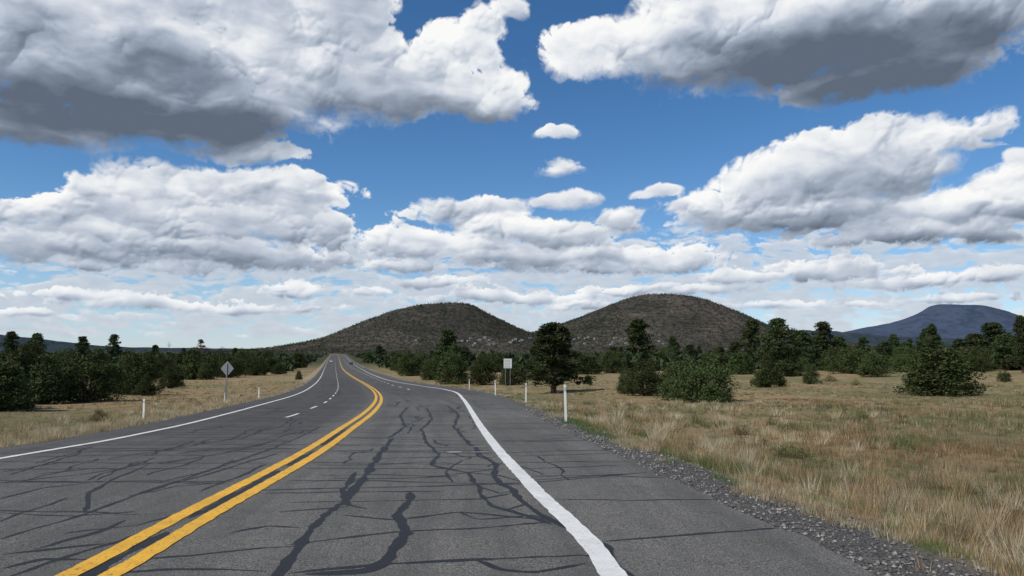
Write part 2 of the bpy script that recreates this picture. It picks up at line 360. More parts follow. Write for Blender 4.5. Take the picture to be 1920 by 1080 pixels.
# ------------------------------------------------------------ ground + road
ysn=np.concatenate([np.linspace(-40,0,30)[:-1],np.linspace(0,60,150)[:-1],np.geomspace(60,14000,330)])
k=np.linspace(-1,1,321); offs=np.sign(k)*(np.sinh(np.abs(k)*7.6)/np.sinh(7.6))*14000
offs=np.unique(np.concatenate([offs,np.arange(-9,8,.25)]))
Yg,Og=np.meshgrid(ysn,offs,indexing='ij'); Xg=Og+XC(np.minimum(Yg,3000))
Zg=terrain(Xg,Yg); r=Xg-ER(Yg); l=EL(Yg)-Xg
gme=newmesh("ground",np.stack([Xg,Yg,Zg],-1).reshape(-1,3),grid(len(ysn),len(offs)),mGr,True,
  {'edge':('FLOAT',np.maximum(r,l)),'gravelw':('FLOAT',np.where(r>l,.85,.25))})
addobj("ground",gme,kind="structure",label="dry tan grassland with patches of green",category="ground")
yr=ysn[(ysn>=-20)&(ysn<=1700)]; u=np.linspace(0,1,19)
eL=EL(yr)+.03*np.sin(yr*3.1)+.02*np.sin(yr*7.7); eR=ER(yr)+.04*np.sin(yr*2.3)+.03*np.sin(yr*6.1)
Xr=eL[:,None]*(1-u)+eR[:,None]*u; Yr=np.repeat(yr[:,None],19,1); Zr=-dip(Yr)
rme=newmesh("road",np.stack([Xr,Yr,Zr],-1).reshape(-1,3),grid(len(yr),19),mAsp,True,{'lat':('FLOAT',Xr-XC(Yr))})
addobj("road",rme,kind="structure",label="grey cracked asphalt highway curving towards the hills",category="road")
def ribbon_xy(P,wd,z0,jit=.0):
    P=np.array(P,float); T=np.gradient(P,axis=0); T/=np.linalg.norm(T,axis=1)[:,None]+1e-9
    N=np.stack([-T[:,1],T[:,0]],1); wd=np.broadcast_to(wd,(len(P),))
    j1=1+jit*rng.normal(size=len(P)); j2=1+jit*rng.normal(size=len(P))
    A=P+N*(wd*.5*j1)[:,None]; B=P-N*(wd*.5*j2)[:,None]
    V=np.stack([A,B],1).reshape(-1,2); Z=-dip(V[:,1])+z0+.00004*V[:,1]
    n=len(P); i=np.arange(n-1)*2
    return np.column_stack([V,Z]),np.stack([i,i+1,i+3,i+2],1)
def join(parts):
    Vs,Fs=[],[];o=0
    for V,f in parts: Vs.append(V);Fs.append(f+o);o+=len(V)
    return np.concatenate(Vs),np.concatenate(Fs)
def ylist(a,bb):
    return np.concatenate([np.arange(a,min(60,bb),.12),np.geomspace(max(a,60),bb,260) if bb>60 else []])
def linemark(name,fx,off,wd,a,bb,mat,lab,z=.006,jit=.04):
    y=ylist(a,bb); V,f=ribbon_xy(np.stack([fx(y)+off,y],1),wd,z,jit)
    return addobj(name,newmesh(name,V,f,mat),kind="structure",label=lab,category="road marking")
y=ylist(-5,1650)
p1=ribbon_xy(np.stack([XC(y)-.145,y],1),.16,.006,.06); p2=ribbon_xy(np.stack([XC(y)+.145,y],1),.16,.006,.06)
addobj("center_line",newmesh("center_line",*join([p1,p2]),mYel),kind="structure",label="double solid yellow centre line painted on asphalt",category="road marking")
linemark("edge_line",XR,0,.185,-5,1650,mWhi,"solid white edge line painted on the asphalt",jit=.06)
linemark("edge_line",XL,0,.13,-5,1650,mWhi,"thin solid white edge line beside dry grass verge")
ds=[]
for fx,y0,wd in ((XD,23,.10),(XD2,62,.12)):
    y=y0
    while y<900:
        L=2.2 if y<60 else 3. if y<150 else 8
        q=np.linspace(y,y+L,8); ds.append(ribbon_xy(np.stack([fx(q),q],1),wd,.006,.05)); y+=L*2.6 if y<150 else L*2
addobj("lane_line",newmesh("lane_line",*join(ds),mWhi),kind="structure",label="broken white lane line on asphalt",category="road marking")
cracks=[]
def crack(P,wd,wig=.03,step=.05):
    P=np.array(P,float); seg=np.linalg.norm(np.diff(P,axis=0),axis=1); s=np.r_[0,np.cumsum(seg)]
    if s[-1]<.05: return
    q=np.arange(0,s[-1],step if P[:,1].max()<40 else .25)
    if len(q)<3: return
    X=np.interp(q,s,P[:,0]); Y=np.interp(q,s,P[:,1])
    def nz(m):
        v=rng.normal(size=len(q)//m+3); return np.interp(np.arange(len(q))/m,np.arange(len(v)),v)
    X=X+wig*(nz(8)+.45*nz(3)); Y=Y+wig*(nz(8)+.45*nz(3))
    if len(q)>6:
        kk=np.array([.25,.5,.25]); X[1:-1]=np.convolve(X,kk,'valid'); Y[1:-1]=np.convolve(Y,kk,'valid')
    W=wd*np.clip(1+.28*nz(6)+.18*nz(2),.45,1.7)
    k=min(4,len(W)//2); W[:k]*=np.linspace(.3,1,k); W[-k:]*=np.linspace(1,.3,k)
    cracks.append(ribbon_xy(np.stack([X,Y],1),W,.0012+.0000035*len(cracks),.03))
def pc(pts,wd,wig=.015): crack([hit(*p) for p in pts],wd,wig)
pc([(735,822),(715,850),(690,885),(662,915),(650,940),(612,965),(580,1000),(562,1030),(515,1085)],.10)
pc([(668,885),(640,920),(655,948),(690,955)],.07)
pc([(770,922),(768,937),(745,965),(762,1000),(745,1022),(722,1050),(690,1070),(560,1078)],.085)
for p in ([(480,920),(650,915),(800,912),(1000,905),(1210,886)],[(545,942),(650,940),(770,938),(900,936),(965,925)],[(545,1022),(740,997),(900,990),(1045,978)],[(270,1048),(420,1035),(560,1024)],[(540,1075),(720,1056),(900,1050),(1100,1040),(1140,1052)],[(640,966),(740,975),(860,960),(1030,975)],[(1130,1015),(1290,1003),(1460,990)],[(1000,900),(1100,893),(1210,886)],[(600,892),(700,890),(820,893),(930,880)],[(590,872),(700,872),(800,866),(860,870)],[(640,850),(760,846),(860,850)],[(980,855),(1080,852),(1150,850)],[(940,826),(1020,828),(1100,826)],[(430,1000),(500,985),(570,990)],[(200,1075),(320,1068),(500,1072)],[(600,835),(700,832),(800,836)],[(560,905),(620,900),(700,903)],[(520,960),(600,955),(660,950)],[(700,860),(790,858),(900,856)]): pc(p,.05,.012)
for p in ([(860,960),(900,975),(1000,965),(1050,985)],[(895,912),(935,925),(975,920)],[(915,945),(950,955),(990,945),(1005,962)],[(1020,890),(980,875),(930,868)],[(850,905),(835,885),(870,862)],[(880,886),(940,892),(985,905)],[(900,860),(935,856),(960,872)]): pc(p,.038,.012)
pc([(800,832),(822,852),(808,872),(850,882),(880,886),(900,915),(918,948),(990,968),(1040,985)],.065,.015)
pc([(870,822),(900,850),(930,870),(925,895),(960,920),(1000,960),(1062,990),(1130,1020),(1145,1055),(1200,1085)],.075,.015)
pc([(885,1050),(935,1068),(1000,1074),(1100,1056)],.055)
pc([(730,822),(760,800),(750,780),(765,762)],.07); pc([(800,832),(790,805),(810,785),(800,765)],.07); pc([(870,822),(850,800),(860,778),(838,760)],.08)
for p in ([(0,1012),(150,967),(250,930),(430,870)],[(0,978),(130,932)],[(0,962),(130,968),(260,958)],[(0,905),(150,890)],[(20,1080),(140,1040),(300,990)],[(300,905),(400,880),(440,862)],[(120,1000),(260,985),(350,960)],[(0,1040),(200,1020)],[(330,850),(450,838),(560,835)],[(60,890),(180,878),(300,880)],[(240,930),(330,912),(420,905)],[(0,1065),(90,1045),(180,1050)],[(160,960),(170,925),(210,900),(280,870)],[(380,920),(460,890),(500,870)],[(430,870),(500,845),(560,820),(600,800)],[(250,930),(330,905),(420,880),(520,850)],[(0,935),(80,915),(170,905)],[(300,870),(420,850),(520,825)],[(200,860),(330,842),(450,820)],[(0,885),(110,868),(230,860)],[(150,890),(260,872),(380,858)],[(60,1030),(180,1000),(240,975)]): pc(p,.05,.015)
for (a_,b_) in ((5,6.6),(7.2,10.5),(11,13),(14,18)):
    yy=np.linspace(a_,b_,10); crack(np.stack([XC(yy)+rng.normal(size=10)*.01,yy],1),.10,.01)
y=8.2
while y<120:
    xl,xc,xr,er=XL(y),XC(y),XR(y),ER(y)
    for (a0,b0,pr) in ((xl-.6,xc-.3,.85),(xc+.3,xr-.1,.9),(xr+.1,er,.6)):
        if rng.random()<pr:
            f0,f1=sorted(rng.random(2)); 
            if f1-f0<.35: f0,f1=0,1
            A=(a0+(b0-a0)*f0,y+rng.normal()*.15); B=(a0+(b0-a0)*f1,y+rng.normal()*.25)
            M=((A[0]+B[0])/2,(A[1]+B[1])/2+rng.normal()*.12)
            crack([A,M,B],.036+.0009*y,.02)
    y+=.34+rng.random()*(.26+.02*y)
for i in range(130):
    y0=9.5+rng.random()**1.3*75; L=.8+rng.random()*3; yy=np.linspace(y0,y0+L,8)
    lo=rng.choice([XC(y0)+.9,XC(y0)+2.6,XC(y0)+1.8,XR(y0)+.5,XL(y0)+1.2,XL(y0)+3,XL(y0)+2.2,XR(y0)-.4])-XC(y0)+rng.normal()*.2
    crack(np.stack([XC(yy)+lo+np.cumsum(rng.normal(size=8))*.07,yy],1),.026+.0009*y0,.02)
addobj("road_crack_sealant",newmesh("road_crack_sealant",*join(cracks),mTar),kind="structure",label="black tar seams filling cracks in the asphalt",category="road surface")
pt=[]
for (px,py,w_,l_) in ((852,848,.14,.22),(897,838,.16,.07),(900,848,.16,.09)):
    x0,y0=hit(px,py); q=np.linspace(-1,1,9); pt.append(ribbon_xy(np.stack([x0+q*w_,np.full(9,y0)],1),l_*np.sqrt(np.clip(1.05-q*q,0,1)),.0055,.05))
addobj("road_patch",newmesh("road_patch",*join(pt),mPatch),kind="structure",label="pale worn patches on the asphalt",category="road surface")
# ------------------------------------------------------------ hills
HILLS=[]
def hill(name,prof,Yc,base,mat,lab,depth=1.0,res=180,rough=1.0):
    px=np.array([p[0] for p in prof],float); py=np.array([p[1] for p in prof],float)
    k=int(np.argmin(py)); s=Yc/F; xc=(px[k]-960)*s
    X=(px-960)*s-xc; Z=np.maximum((YH-py)*s+H-base,0)
    R=[np.r_[X[k:]],np.r_[Z[k:]]]; Lf=[-X[:k+1][::-1],Z[:k+1][::-1]]
    fR=pchip(R[0],R[1]); fL=pchip(Lf[0],Lf[1]); rR,rL=R[0][-1],Lf[0][-1]
    def h(x,y):
        dx=x-xc; dy=(y-Yc)/depth; r=np.hypot(dx,dy)+1e-6; w_=.5+.5*dx/r
        hr=np.where(r<rR,fR(np.minimum(r,rR)),-3.-.01*(r-rR)); hl=np.where(r<rL,fL(np.minimum(r,rL)),-3.-.01*(r-rL))
        z=w_*hr+(1-w_)*hl
        amp=np.clip(z,0,None)
        g=rough*amp*.16*fbm(x/420+3,y/420,5,.55,5)*np.clip(r/(.35*rR),0,1)
        g+=rough*3.5*fbm(x/60,y/60,3,.5,8)
        return base+z+g-1.5
    m=max(rR,rL)*1.02
    xs=np.linspace(-rL*1.02,rR*1.02,res*2)+xc; ys=np.linspace(-m*depth,m*depth,res)+Yc
    XX,YY=np.meshgrid(xs,ys); V=np.stack([XX,YY,h(XX,YY)],-1).reshape(-1,3)
    addobj(name,newmesh(name,V,grid(res,res*2),mat,True),kind="structure",label=lab,category="hill")
    HILLS.append((h,xc,Yc,rL,rR,depth)); return h
h1=hill("hill",[(380,662),(480,656),(560,645),(620,631),(660,614),(700,596),(750,580),(800,573),(850,568),(880,572),(915,587),(950,603),(980,617),(1020,633),(1080,648),(1180,662)],3000,-9.6,mHill,"rounded brown scrub-covered volcanic hill",.8)
h2=hill("hill",[(820,662),(920,640),(1000,622),(1050,606),(1090,593),(1130,578),(1180,561),(1215,553),(1250,551),(1290,555),(1330,566),(1370,582),(1410,600),(1450,616),(1500,630),(1580,645),(1700,662)],3200,-9.6,mHill,"larger rounded volcanic hill dotted with dark trees",.7)
hill("mesa",[(1480,640),(1560,627),(1620,616),(1680,603),(1720,590),(1750,573),(1765,570),(1838,573),(1870,581),(1900,592),(1950,610),(2100,640)],9000,-9.6,mMesa,"distant flat-topped mesa with blue haze painted into its colour",.6,120,.5)
def ridge(prof,Yc,lab):
    xs=np.linspace(prof[0][0],prof[-1][0],300); f=pchip([p[0] for p in prof],[p[1] for p in prof]); top=(YH-f(xs))*Yc/F+H
    top=top+6*np.sin(xs*.21)+4*np.sin(xs*.5+1)
    X=(xs-960)*Yc/F; q=np.linspace(-1,1,15); 
    XX=np.repeat(X[None],15,0); YY=np.repeat((Yc+q*900)[:,None],300,1); ZZ=-12+(top+12)[None]*(np.cos(q*math.pi/2)[:,None])
    addobj("ridge",newmesh("ridge",np.stack([XX,YY,ZZ],-1).reshape(-1,3),grid(15,300),mRidge,True),kind="structure",label=lab,category="hill")
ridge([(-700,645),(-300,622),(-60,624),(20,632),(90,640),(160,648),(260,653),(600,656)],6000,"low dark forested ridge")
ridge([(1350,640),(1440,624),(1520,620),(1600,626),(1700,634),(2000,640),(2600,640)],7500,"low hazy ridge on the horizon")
def full(x,y):
    z=terrain(x,y)
    if np.max(y)>900:
        for h in (h1,h2): z=np.maximum(z,h(x,y))
    return z
# ------------------------------------------------------------ vegetation templates
def rand_dirs(n):
    v=rng.normal(size=(n,3)); return v/np.linalg.norm(v,axis=1)[:,None]
def leaves(C,S,Rad,per,flat=.7):
    n=len(C)*per; c=np.repeat(C,per,0); rad=np.repeat(Rad,per)
    d=rand_dirs(n)*(rng.random(n)**.4*rad)[:,None]; d[:,2]*=flat; p=c+d
    a=rand_dirs(n); b_=np.cross(a,rand_dirs(n)); b_/=np.linalg.norm(b_,axis=1)[:,None]+1e-9
    s=S*(.5+rng.random(n))[:,None]
    V=np.stack([p+a*s,p+b_*s*.7,p-a*s*.8-b_*s*.3],1).reshape(-1,3)
    return V,np.arange(n*3).reshape(-1,3)
def tube(A,B,r0,r1,n=6):
    A=np.array(A,float);B=np.array(B,float);d=B-A;d/=np.linalg.norm(d)+1e-9
    u=np.cross(d,(0,0,1) if abs(d[2])<.9 else (1,0,0));u/=np.linalg.norm(u);v=np.cross(d,u)
    th=np.arange(n)*2*math.pi/n; ring=np.cos(th)[:,None]*u+np.sin(th)[:,None]*v
    V=np.concatenate([A+ring*r0,B+ring*r1]); i=np.arange(n)
    return V,np.stack([i,(i+1)%n,(i+1)%n+n,i+n],1)
def pine(i,mat,R=.24,low=.14,n=150,per=70):
    hh=low+(1-low)*rng.random(n)**.95; ph=rng.random()*6
    def rm(h,th):
        q=(h-low)/(1-low); base=np.clip(np.minimum(q/.15+.45,1)*(1-q**2.0)+.10,0,1)
        return R*base*(.80+.22*np.sin(th*2+ph+h*9)+.16*np.sin(h*23+th+ph*2))
    th=rng.random(n)*2*math.pi; r=rm(hh,th)*rng.random(n)**.45
    C=np.stack([r*np.cos(th),r*np.sin(th),hh],1); C[:,2]=np.minimum(C[:,2],.96)
    C=np.concatenate([C,[[0,0,.97],[.01,0,.93],[-.01,.01,.89]]])
    Rad=np.r_[.045+.035*rng.random(n),.025,.035,.045]
    V,f=leaves(C,.0165,Rad,per,.6)
    me=newmesh("pine_crown",V,f,mat)
    bend=[(0,0,0),(.008,.004,.3),(-.006,.01,.65),(0,0,.98)]; rr=[.026,.02,.012,.003]
    T=[tube(bend[j],bend[j+1],rr[j],rr[j+1],8) for j in range(3)]
    for j in range(0,n,2):
        z0=max(C[j,2]-.05,.08); T.append(tube((0,0,z0),C[j],.005,.0015,4))
    return newmesh("pine_trunk",*join(T),mBark),me
def juniper(i,mat,wide=.62,per=95,leaf=.024,topy=False,n=130):
    d=rand_dirs(n); d[:,2]=np.abs(d[:,2]); ph=rng.random(4)*6
    th=np.arctan2(d[:,1],d[:,0]); lob_=1+.16*np.sin(th*3+ph[0])+.12*np.sin(th*5+ph[1])
    C=d*np.stack([wide*.88*lob_,wide*.88*lob_,np.full(n,.90)],1)*(.5+.5*rng.random(n)**.6)[:,None]
    C[:,2]=.08+C[:,2]*(1+.16*np.sin(th*2+ph[2]))
    if topy: C[:,:2]*=(1-.5*C[:,2:3])
    Rad=.11+.06*rng.random(n)
    V,f=leaves(C,leaf,Rad,per,.9)
    me=newmesh("juniper_crown",V,f,mat)
    T=[]
    for j in range(0,n,4): T.append(tube((rng.normal()*.03,rng.normal()*.03,-.03),C[j]*.9,.022,.006,5))
    return newmesh("juniper_trunk",*join(T),mBark),me
PINES=[pine(i,mPine,R) for i,R in enumerate((.24,.30,.20,.27,.33))]
JUNS=[juniper(i,mJun,.62) for i in range(4)]+[juniper(9,mJun,.5,topy=True) for i in range(2)]
DEAD=pine(3,mDead,.3,.14,80,40)
SHR=juniper(1,mShr,.7,per=30,leaf=.03,n=90); GSH=juniper(1,mGsh,.8,per=22,leaf=.03,n=90)
def plant(kind,tpl,x,y,h,wd,nat,label,group=None,category="tree"):
    z=float(full(x,y)); e=bpy.data.objects.new(kind,None); scene.collection.objects.link(e)
    e.empty_display_size=.3; e.location=(x,y,z-.01*h); s=wd/nat
    e.scale=(s,s,h); e.rotation_euler=(0,0,rng.random()*6.28)
    e["label"]=label; e["category"]=category
    if group: e["group"]=group
    for nm,me in (("trunk",tpl[0]),("crown",tpl[1])):
        o=bpy.data.objects.new(nm,me); scene.collection.objects.link(o); o.parent=e
def pxplant(kind,cx,top,base,wpx,tpls,nat,label,group=None,category="tree"):
    x,y=hit(cx,base,full,2500); s=y/F; plant(kind,tpls,x,y,(base-top)*s,wpx*s,nat,label,group,category)
GP="ponderosa pines scattered over the grassland"; GJ="juniper bushes scattered over the grassland"
for i,(cx,tp,bs,wp) in enumerate([(840,617,703,68),(1038,603,737,116),(1197,598,692,90),(1412,598,692,58),(1462,596,705,76),(1545,602,693,64),(1505,618,695,56),(1750,607,690,46),(1865,604,690,84),(1830,625,690,56),(1918,590,700,44),(710,647,674,26),(18,621,695,50),(66,624,700,46),(152,630,695,36),(212,626,690,36),(290,646,685,24),(1575,630,690,56),(1380,640,690,44),(1660,640,690,44),(1295,645,690,44),(1700,640,690,40),(440,652,690,26),(870,650,695,44),(1150,650,690,38),(1350,650,688,44),(1890,625,695,60),(1620,632,690,44),(1800,635,690,50)]):
    tall=bs-tp>100
    pxplant("pine_tree",cx,tp,bs,wp,PINES[i%5],.52,"tall bushy dark green pine standing in dry grass" if tall else "dark green pine with a bare lower trunk",GP)
pxplant("pine_tree",375,636,690,38,DEAD,.6,"dying pine with dry reddish brown needles",GP)
for i,(cx,tp,bs,wp) in enumerate([(1325,680,754,120),(1272,686,750,84),(1210,682,742,88),(1180,692,738,50),(1765,655,741,150),(1725,680,738,60),(770,662,705,60),(848,665,720,72),(905,672,722,60),(960,680,722,50),(1100,668,702,60),(1102,705,722,18),(1245,655,692,60),(1520,688,720,32),(1640,664,706,66),(1600,652,700,80),(1390,662,702,62),(1440,668,726,60),(1340,660,700,60),(1150,662,700,50),(1700,655,695,60),(1830,650,695,60),(1890,645,690,70),(1480,660,705,50),(1884,697,716,24),(690,662,680,24),(735,662,684,30),(810,668,712,50),
 (5,682,770,115),(85,672,757,96),(160,672,753,122),(255,670,740,86),(320,690,728,48),(215,676,736,66),(30,662,744,90),(362,658,712,64),(410,662,706,54),(460,660,702,50),(500,662,698,46),(523,680,702,30),(558,662,690,38),(272,706,742,40),(300,664,708,54),(180,660,708,64),(60,652,708,80),(430,668,708,48),(560,696,712,14),(340,664,702,54),(1055,672,707,60),(1010,684,714,60),(390,672,712,44),(-40,670,762,110),(20,698,766,80),(240,660,705,56),(480,670,704,40),(120,660,710,64),(120,676,748,70)]):
    big=(bs-tp)>60; f=1.12
    pxplant("juniper_bush" if not (i%6>3) else "juniper_tree",cx,tp-.05*(bs-tp),bs,wp*f,JUNS[i%6],1.35 if i%6<4 else 1.05,"large rounded dense juniper bush on dry grass" if big else "small dark green juniper on dry grass",GJ)
n=0
while n<195:
    side=rng.random()<.30; py=676+rng.random()*22; px=rng.uniform(-80,590) if side else rng.uniform(700,2000)
    if side and py>690+5*(px<300): continue
    x,y=hit(px,py,full,2500)
    if EL(y)-8<x<ER(y)+8 or y>700: continue
    h=rng.uniform(3.,5.6) if rng.random()<.84 else rng.uniform(7,12)*(.75 if side else 1)
    if h>5.7: plant("pine_tree",PINES[n%5],x,y,h,h*.55,.52,"small dark green pine in scattered woodland",GP)
    else: plant("juniper_bush",JUNS[n%4],x,y,h,h*rng.uniform(1.2,1.9),1.35,"dark green juniper in scattered woodland",GJ)
    n+=1
for cx,bs,wp,hp,tp,lb in ((1390,815,50,20,SHR,"low yellowish rabbitbrush clump in dry grass"),(1480,858,80,26,GSH,"low leafy green weed patch at the road verge"),(1820,925,80,24,GSH,"low leafy green weed patch in dry grass"),(560,712,16,16,SHR,"small yellowish shrub beside the road"),(1605,722,26,12,SHR,"small dry shrub on the grassland"),(1720,820,50,10,GSH,"sparse green weeds in dry grass"),(1465,725,40,18,SHR,"low grey-brown shrub under the pines"),(1555,715,36,12,SHR,"low grey-brown shrub on the grassland"),(185,790,50,22,SHR,"pale straw-coloured bush at the road verge")):
    pxplant("shrub",cx,bs-hp,bs,wp,tp,1.6,lb,"low shrubs in the grassland","shrub")
x,y=hit(315,694,full); s=y/F; T=[tube((0,0,-.02),(0.01,0,.5),.02,.012,6),tube((.01,0,.5),(0,0,1),.012,.002,6)]
for i in range(34):
    z=.2+.75*rng.random(); th=rng.random()*6.28; L=.28*(1-z)+.06; T.append(tube((0,0,z),(L*math.cos(th),L*math.sin(th),z+.12*rng.random()),.005,.001,4))
e=bpy.data.objects.new("dead_tree",None); scene.collection.objects.link(e); e.location=(x,y,float(full(x,y))); e.scale=(54*s,54*s,54*s); e["label"]="bare grey dead tree with thin branches"; e["category"]="tree"
addobj("trunk",newmesh("dead_trunk",*join(T),mGreyBark),e)
def blobs(XY,Hs,name,lab,per,mat):
    n=len(XY); Z=full(XY[:,0],XY[:,1])
    d=rand_dirs(n*per).reshape(n,per,3)*(rng.random((n,per,1))**.4); d[:,:,2]=np.abs(d[:,:,2])
    p=np.stack([XY[:,0],XY[:,1],Z],1)[:,None,:]+d*np.stack([Hs*.55,Hs*.55,Hs*.9],1)[:,None,:]
    p=p.reshape(-1,3); a=rand_dirs(n*per); b_=np.cross(a,rand_dirs(n*per)); s=np.repeat(Hs,per)[:,None]*.26
    V=np.stack([p+a*s,p+b_*s,p-a*s*.7-b_*s*.4],1).reshape(-1,3)
    addobj(name,newmesh(name,V,np.arange(len(V)).reshape(-1,3),mat),kind="stuff",label=lab,category="woodland")
m_,t,b=newmat("far_woodland"); c=objco(t); nn=t.noise(c,.05,4,.7)
t.L(t.mix(t.mr(nn,.35,.65),(.030,.045,.024),(.060,.078,.040)),b.inputs['Base Color']); b.inputs['Roughness'].default_value=1; b.inputs['Specular IOR Level'].default_value=0
n=9000; yy=np.exp(rng.uniform(math.log(210),math.log(2600),n)); xx=yy*rng.uniform(-.95,.95,n)
ok=(xx>ER(yy)+10)|(xx<EL(yy)-10); blobs(np.stack([xx,yy],1)[ok],rng.uniform(2.8,6.5,ok.sum()),"far_woodland","dark green juniper woodland covering the plain",26,m_)
P=[]
for (h,xc,yc,rl,rr_,dp) in HILLS[:2]:
    m=14000; xx=xc+rng.uniform(-rl,rr_,m); yy=yc+rng.uniform(-1,.25,m)*max(rl,rr_)*dp*.95
    q=(h(xx,yy)>-6)&(fbm(xx/260,yy/260,3,.5,77)+.6*rng.random(m)>.05); P.append(np.stack([xx,yy],1)[q])
P=np.concatenate(P); blobs(P,rng.uniform(3.5,8,len(P)),"hillside_woodland","scattered dark junipers dotting the hillsides",9,m_)
mHW=simple("house_pale_wall",(.40,.39,.37),.7); mHR=simple("house_grey_roof",(.15,.15,.16),.7); mHWin=simple("house_window",(.05,.06,.08),.3)
def house(L,W,hh):
    V=[(-L/2,-W/2,-3),(L/2,-W/2,-3),(L/2,W/2,-3),(-L/2,W/2,-3),(-L/2,-W/2,hh),(L/2,-W/2,hh),(L/2,W/2,hh),(-L/2,W/2,hh),(-L/2,0,hh+W*.3),(L/2,0,hh+W*.3)]
    e=.5;V+=[(-L/2-e,-W/2-e,hh-.1),(L/2+e,-W/2-e,hh-.1),(L/2+e,0,hh+W*.33),(-L/2-e,0,hh+W*.33),(L/2+e,W/2+e,hh-.1),(-L/2-e,W/2+e,hh-.1)]
    f=[(0,1,5,4),(1,2,6,9,5),(2,3,7,6),(3,0,4,8,7),(10,11,12,13),(13,12,14,15)]
    for k in range(3):
        x0=-L/2+L*(.12+.3*k); b0=len(V); V+=[(x0,-W/2-.05,.9),(x0+L*.12,-W/2-.05,.9),(x0+L*.12,-W/2-.05,2.2),(x0,-W/2-.05,2.2)]; f.append((b0,b0+1,b0+2,b0+3))
    me=newmesh("house",V,f,mHW); me.materials.append(mHR); me.materials.append(mHWin)
    for k,p in enumerate(me.polygons): p.material_index=0 if k<4 else 1 if k<6 else 2
    return me
HM=[house(10,8,2.4),house(12,8,2.5),house(8,7,3.2)]
for i in range(40):
    px=rng.choice([rng.normal(930,50),rng.uniform(720,990),rng.normal(1150,60),rng.uniform(1080,1320)]); py=rng.uniform(632,649)
    x,y=hit(px,py,full,6000)
    if y>4500: continue
    o=addobj("house",HM[i%3],None,(x,y,float(full(x,y))),label="small pale house among junipers at the hill foot",category="house",group="houses scattered along the foot of the hills"); o.rotation_euler=(0,0,rng.uniform(-.6,.6))
# ------------------------------------------------------------ grass
m_,t,b=newmat("dry_grass_blades"); ac=t.n('ShaderNodeAttribute',attribute_name='gcol').outputs['Color']; t.L(ac,b.inputs['Base Color'])
b.inputs['Roughness'].default_value=.8; b.inputs['Specular IOR Level'].default_value=.1
tr=t.n('ShaderNodeBsdfTranslucent'); t.L(ac,tr.inputs[0]); ms=t.n('ShaderNodeMixShader'); ms.inputs[0].default_value=.35
t.L(b.outputs[0],ms.inputs[1]); t.L(tr.outputs[0],ms.inputs[2]); t.L(ms.outputs[0],m_.node_tree.nodes['Material Output'].inputs[0])
def grass(X,Y,Hh,cols,per,name,lab,spread=.06,lean0=.15,lean1=.45,wk=1.):
    n=len(X); Z=terrain(X,Y); N=n*per
    x=np.repeat(X,per); y=np.repeat(Y,per); z=np.repeat(Z,per); h=np.repeat(Hh,per)*(.5+.7*rng.random(N))
    th=rng.random(N)*6.28; rr=rng.random(N)*spread*(1+np.repeat(Y,per)*.02); x=x+rr*np.cos(th); y=y+rr*np.sin(th)
    lean=lean0+lean1*rng.random(N); wd=np.maximum(.0028,y*.00032)*(.6+.8*rng.random(N))*wk; ph=rng.random(N)*6.28
    tx=x+np.cos(th)*lean*h; ty=y+np.sin(th)*lean*h
    V=np.stack([np.stack([x-np.cos(ph)*wd,y-np.sin(ph)*wd,z-.03],1),np.stack([x+np.cos(ph)*wd,y+np.sin(ph)*wd,z-.03],1),np.stack([tx,ty,z+h],1)],1).reshape(-1,3)
    c=np.repeat(cols,per,0)*(.8+.4*rng.random((N,1))); c=np.concatenate([np.repeat(c,3,0),np.ones((N*3,1))],1)
    addobj(name,newmesh(name,V,np.arange(N*3).reshape(-1,3),m_,False,{'gcol':('FLOAT_COLOR',c)}),kind="stuff",label=lab,category="grass")
PAL=np.array([(.48,.37,.215),(.36,.25,.14),(.25,.205,.11),(.15,.175,.07),(.60,.52,.355)])
def pick(n,w_): return PAL[rng.choice(5,n,p=w_)]
n=32000; Y=np.exp(rng.uniform(math.log(4.),math.log(110),n)); X=rng.uniform(0,1,n)*(Y*.80+1.5-ER(Y))+ER(Y)+.9
lo=(Y*.8+1.5)>ER(Y)+.9; X,Y=X[lo],Y[lo]; r=X-ER(Y); pk=fbm(X/3.5,Y/5,4,.6,2)*2.2
keep=rng.random(len(X))<np.clip(.5+pk*.8,.05,1); X,Y,r,pk=X[keep],Y[keep],r[keep],pk[keep]
c=pick(len(X),[.30,.27,.20,.14,.09]); g=(fbm(X/2.2,Y/3.5,3,.6,14)>.02)&(rng.random(len(X))<.75); c[g]=PAL[3]*rng.uniform(.75,1.4,(g.sum(),1))
rd=(fbm(X/6,Y/9,3,.6,24)>.12)&(rng.random(len(X))<.6); c[rd]=np.array([.31,.20,.11])*rng.uniform(.8,1.2,(rd.sum(),1))
grass(X,Y,np.clip(.06+.05*np.clip(r,0,3)/3+.15*np.clip(pk,0,1),.04,.5)*(1-.35*sm((Y-15)/40)),c,11,"field_grass","tall dry golden grass in the open field")
n=6500; Y=np.exp(rng.uniform(math.log(3.6),math.log(70),n)); r=.55+np.abs(rng.normal(size=n))*.75+.25*wob(Y*5,Y*3); X=ER(Y)+r
pk=fbm(X/.7,Y/1.1,3,.6,6); kp=pk>-.05; X,Y=X[kp],Y[kp]
c=pick(len(X),[.3,.17,.10,.05,.38]); g=(fbm(X/1.2,Y/2.,3,.6,34)>.10); c[g]=PAL[3]*np.array([.9,1.1,.9])
grass(X,Y,rng.uniform(.03,.13,len(X)),c,12,"verge_grass","pale straw grass along the gravel shoulder",.09)
n=420; Y=np.exp(rng.uniform(math.log(4.6),math.log(40),n)); X=ER(Y)+1.1+rng.gamma(1.6,1.0,n)*(1+Y*.05)
grass(X,Y,rng.uniform(.16,.34,n),pick(n,[.35,.1,.1,.05,.4]),70,"grass_tussocks","pale bunch grass tussocks standing above the verge",.10,.2,.6)
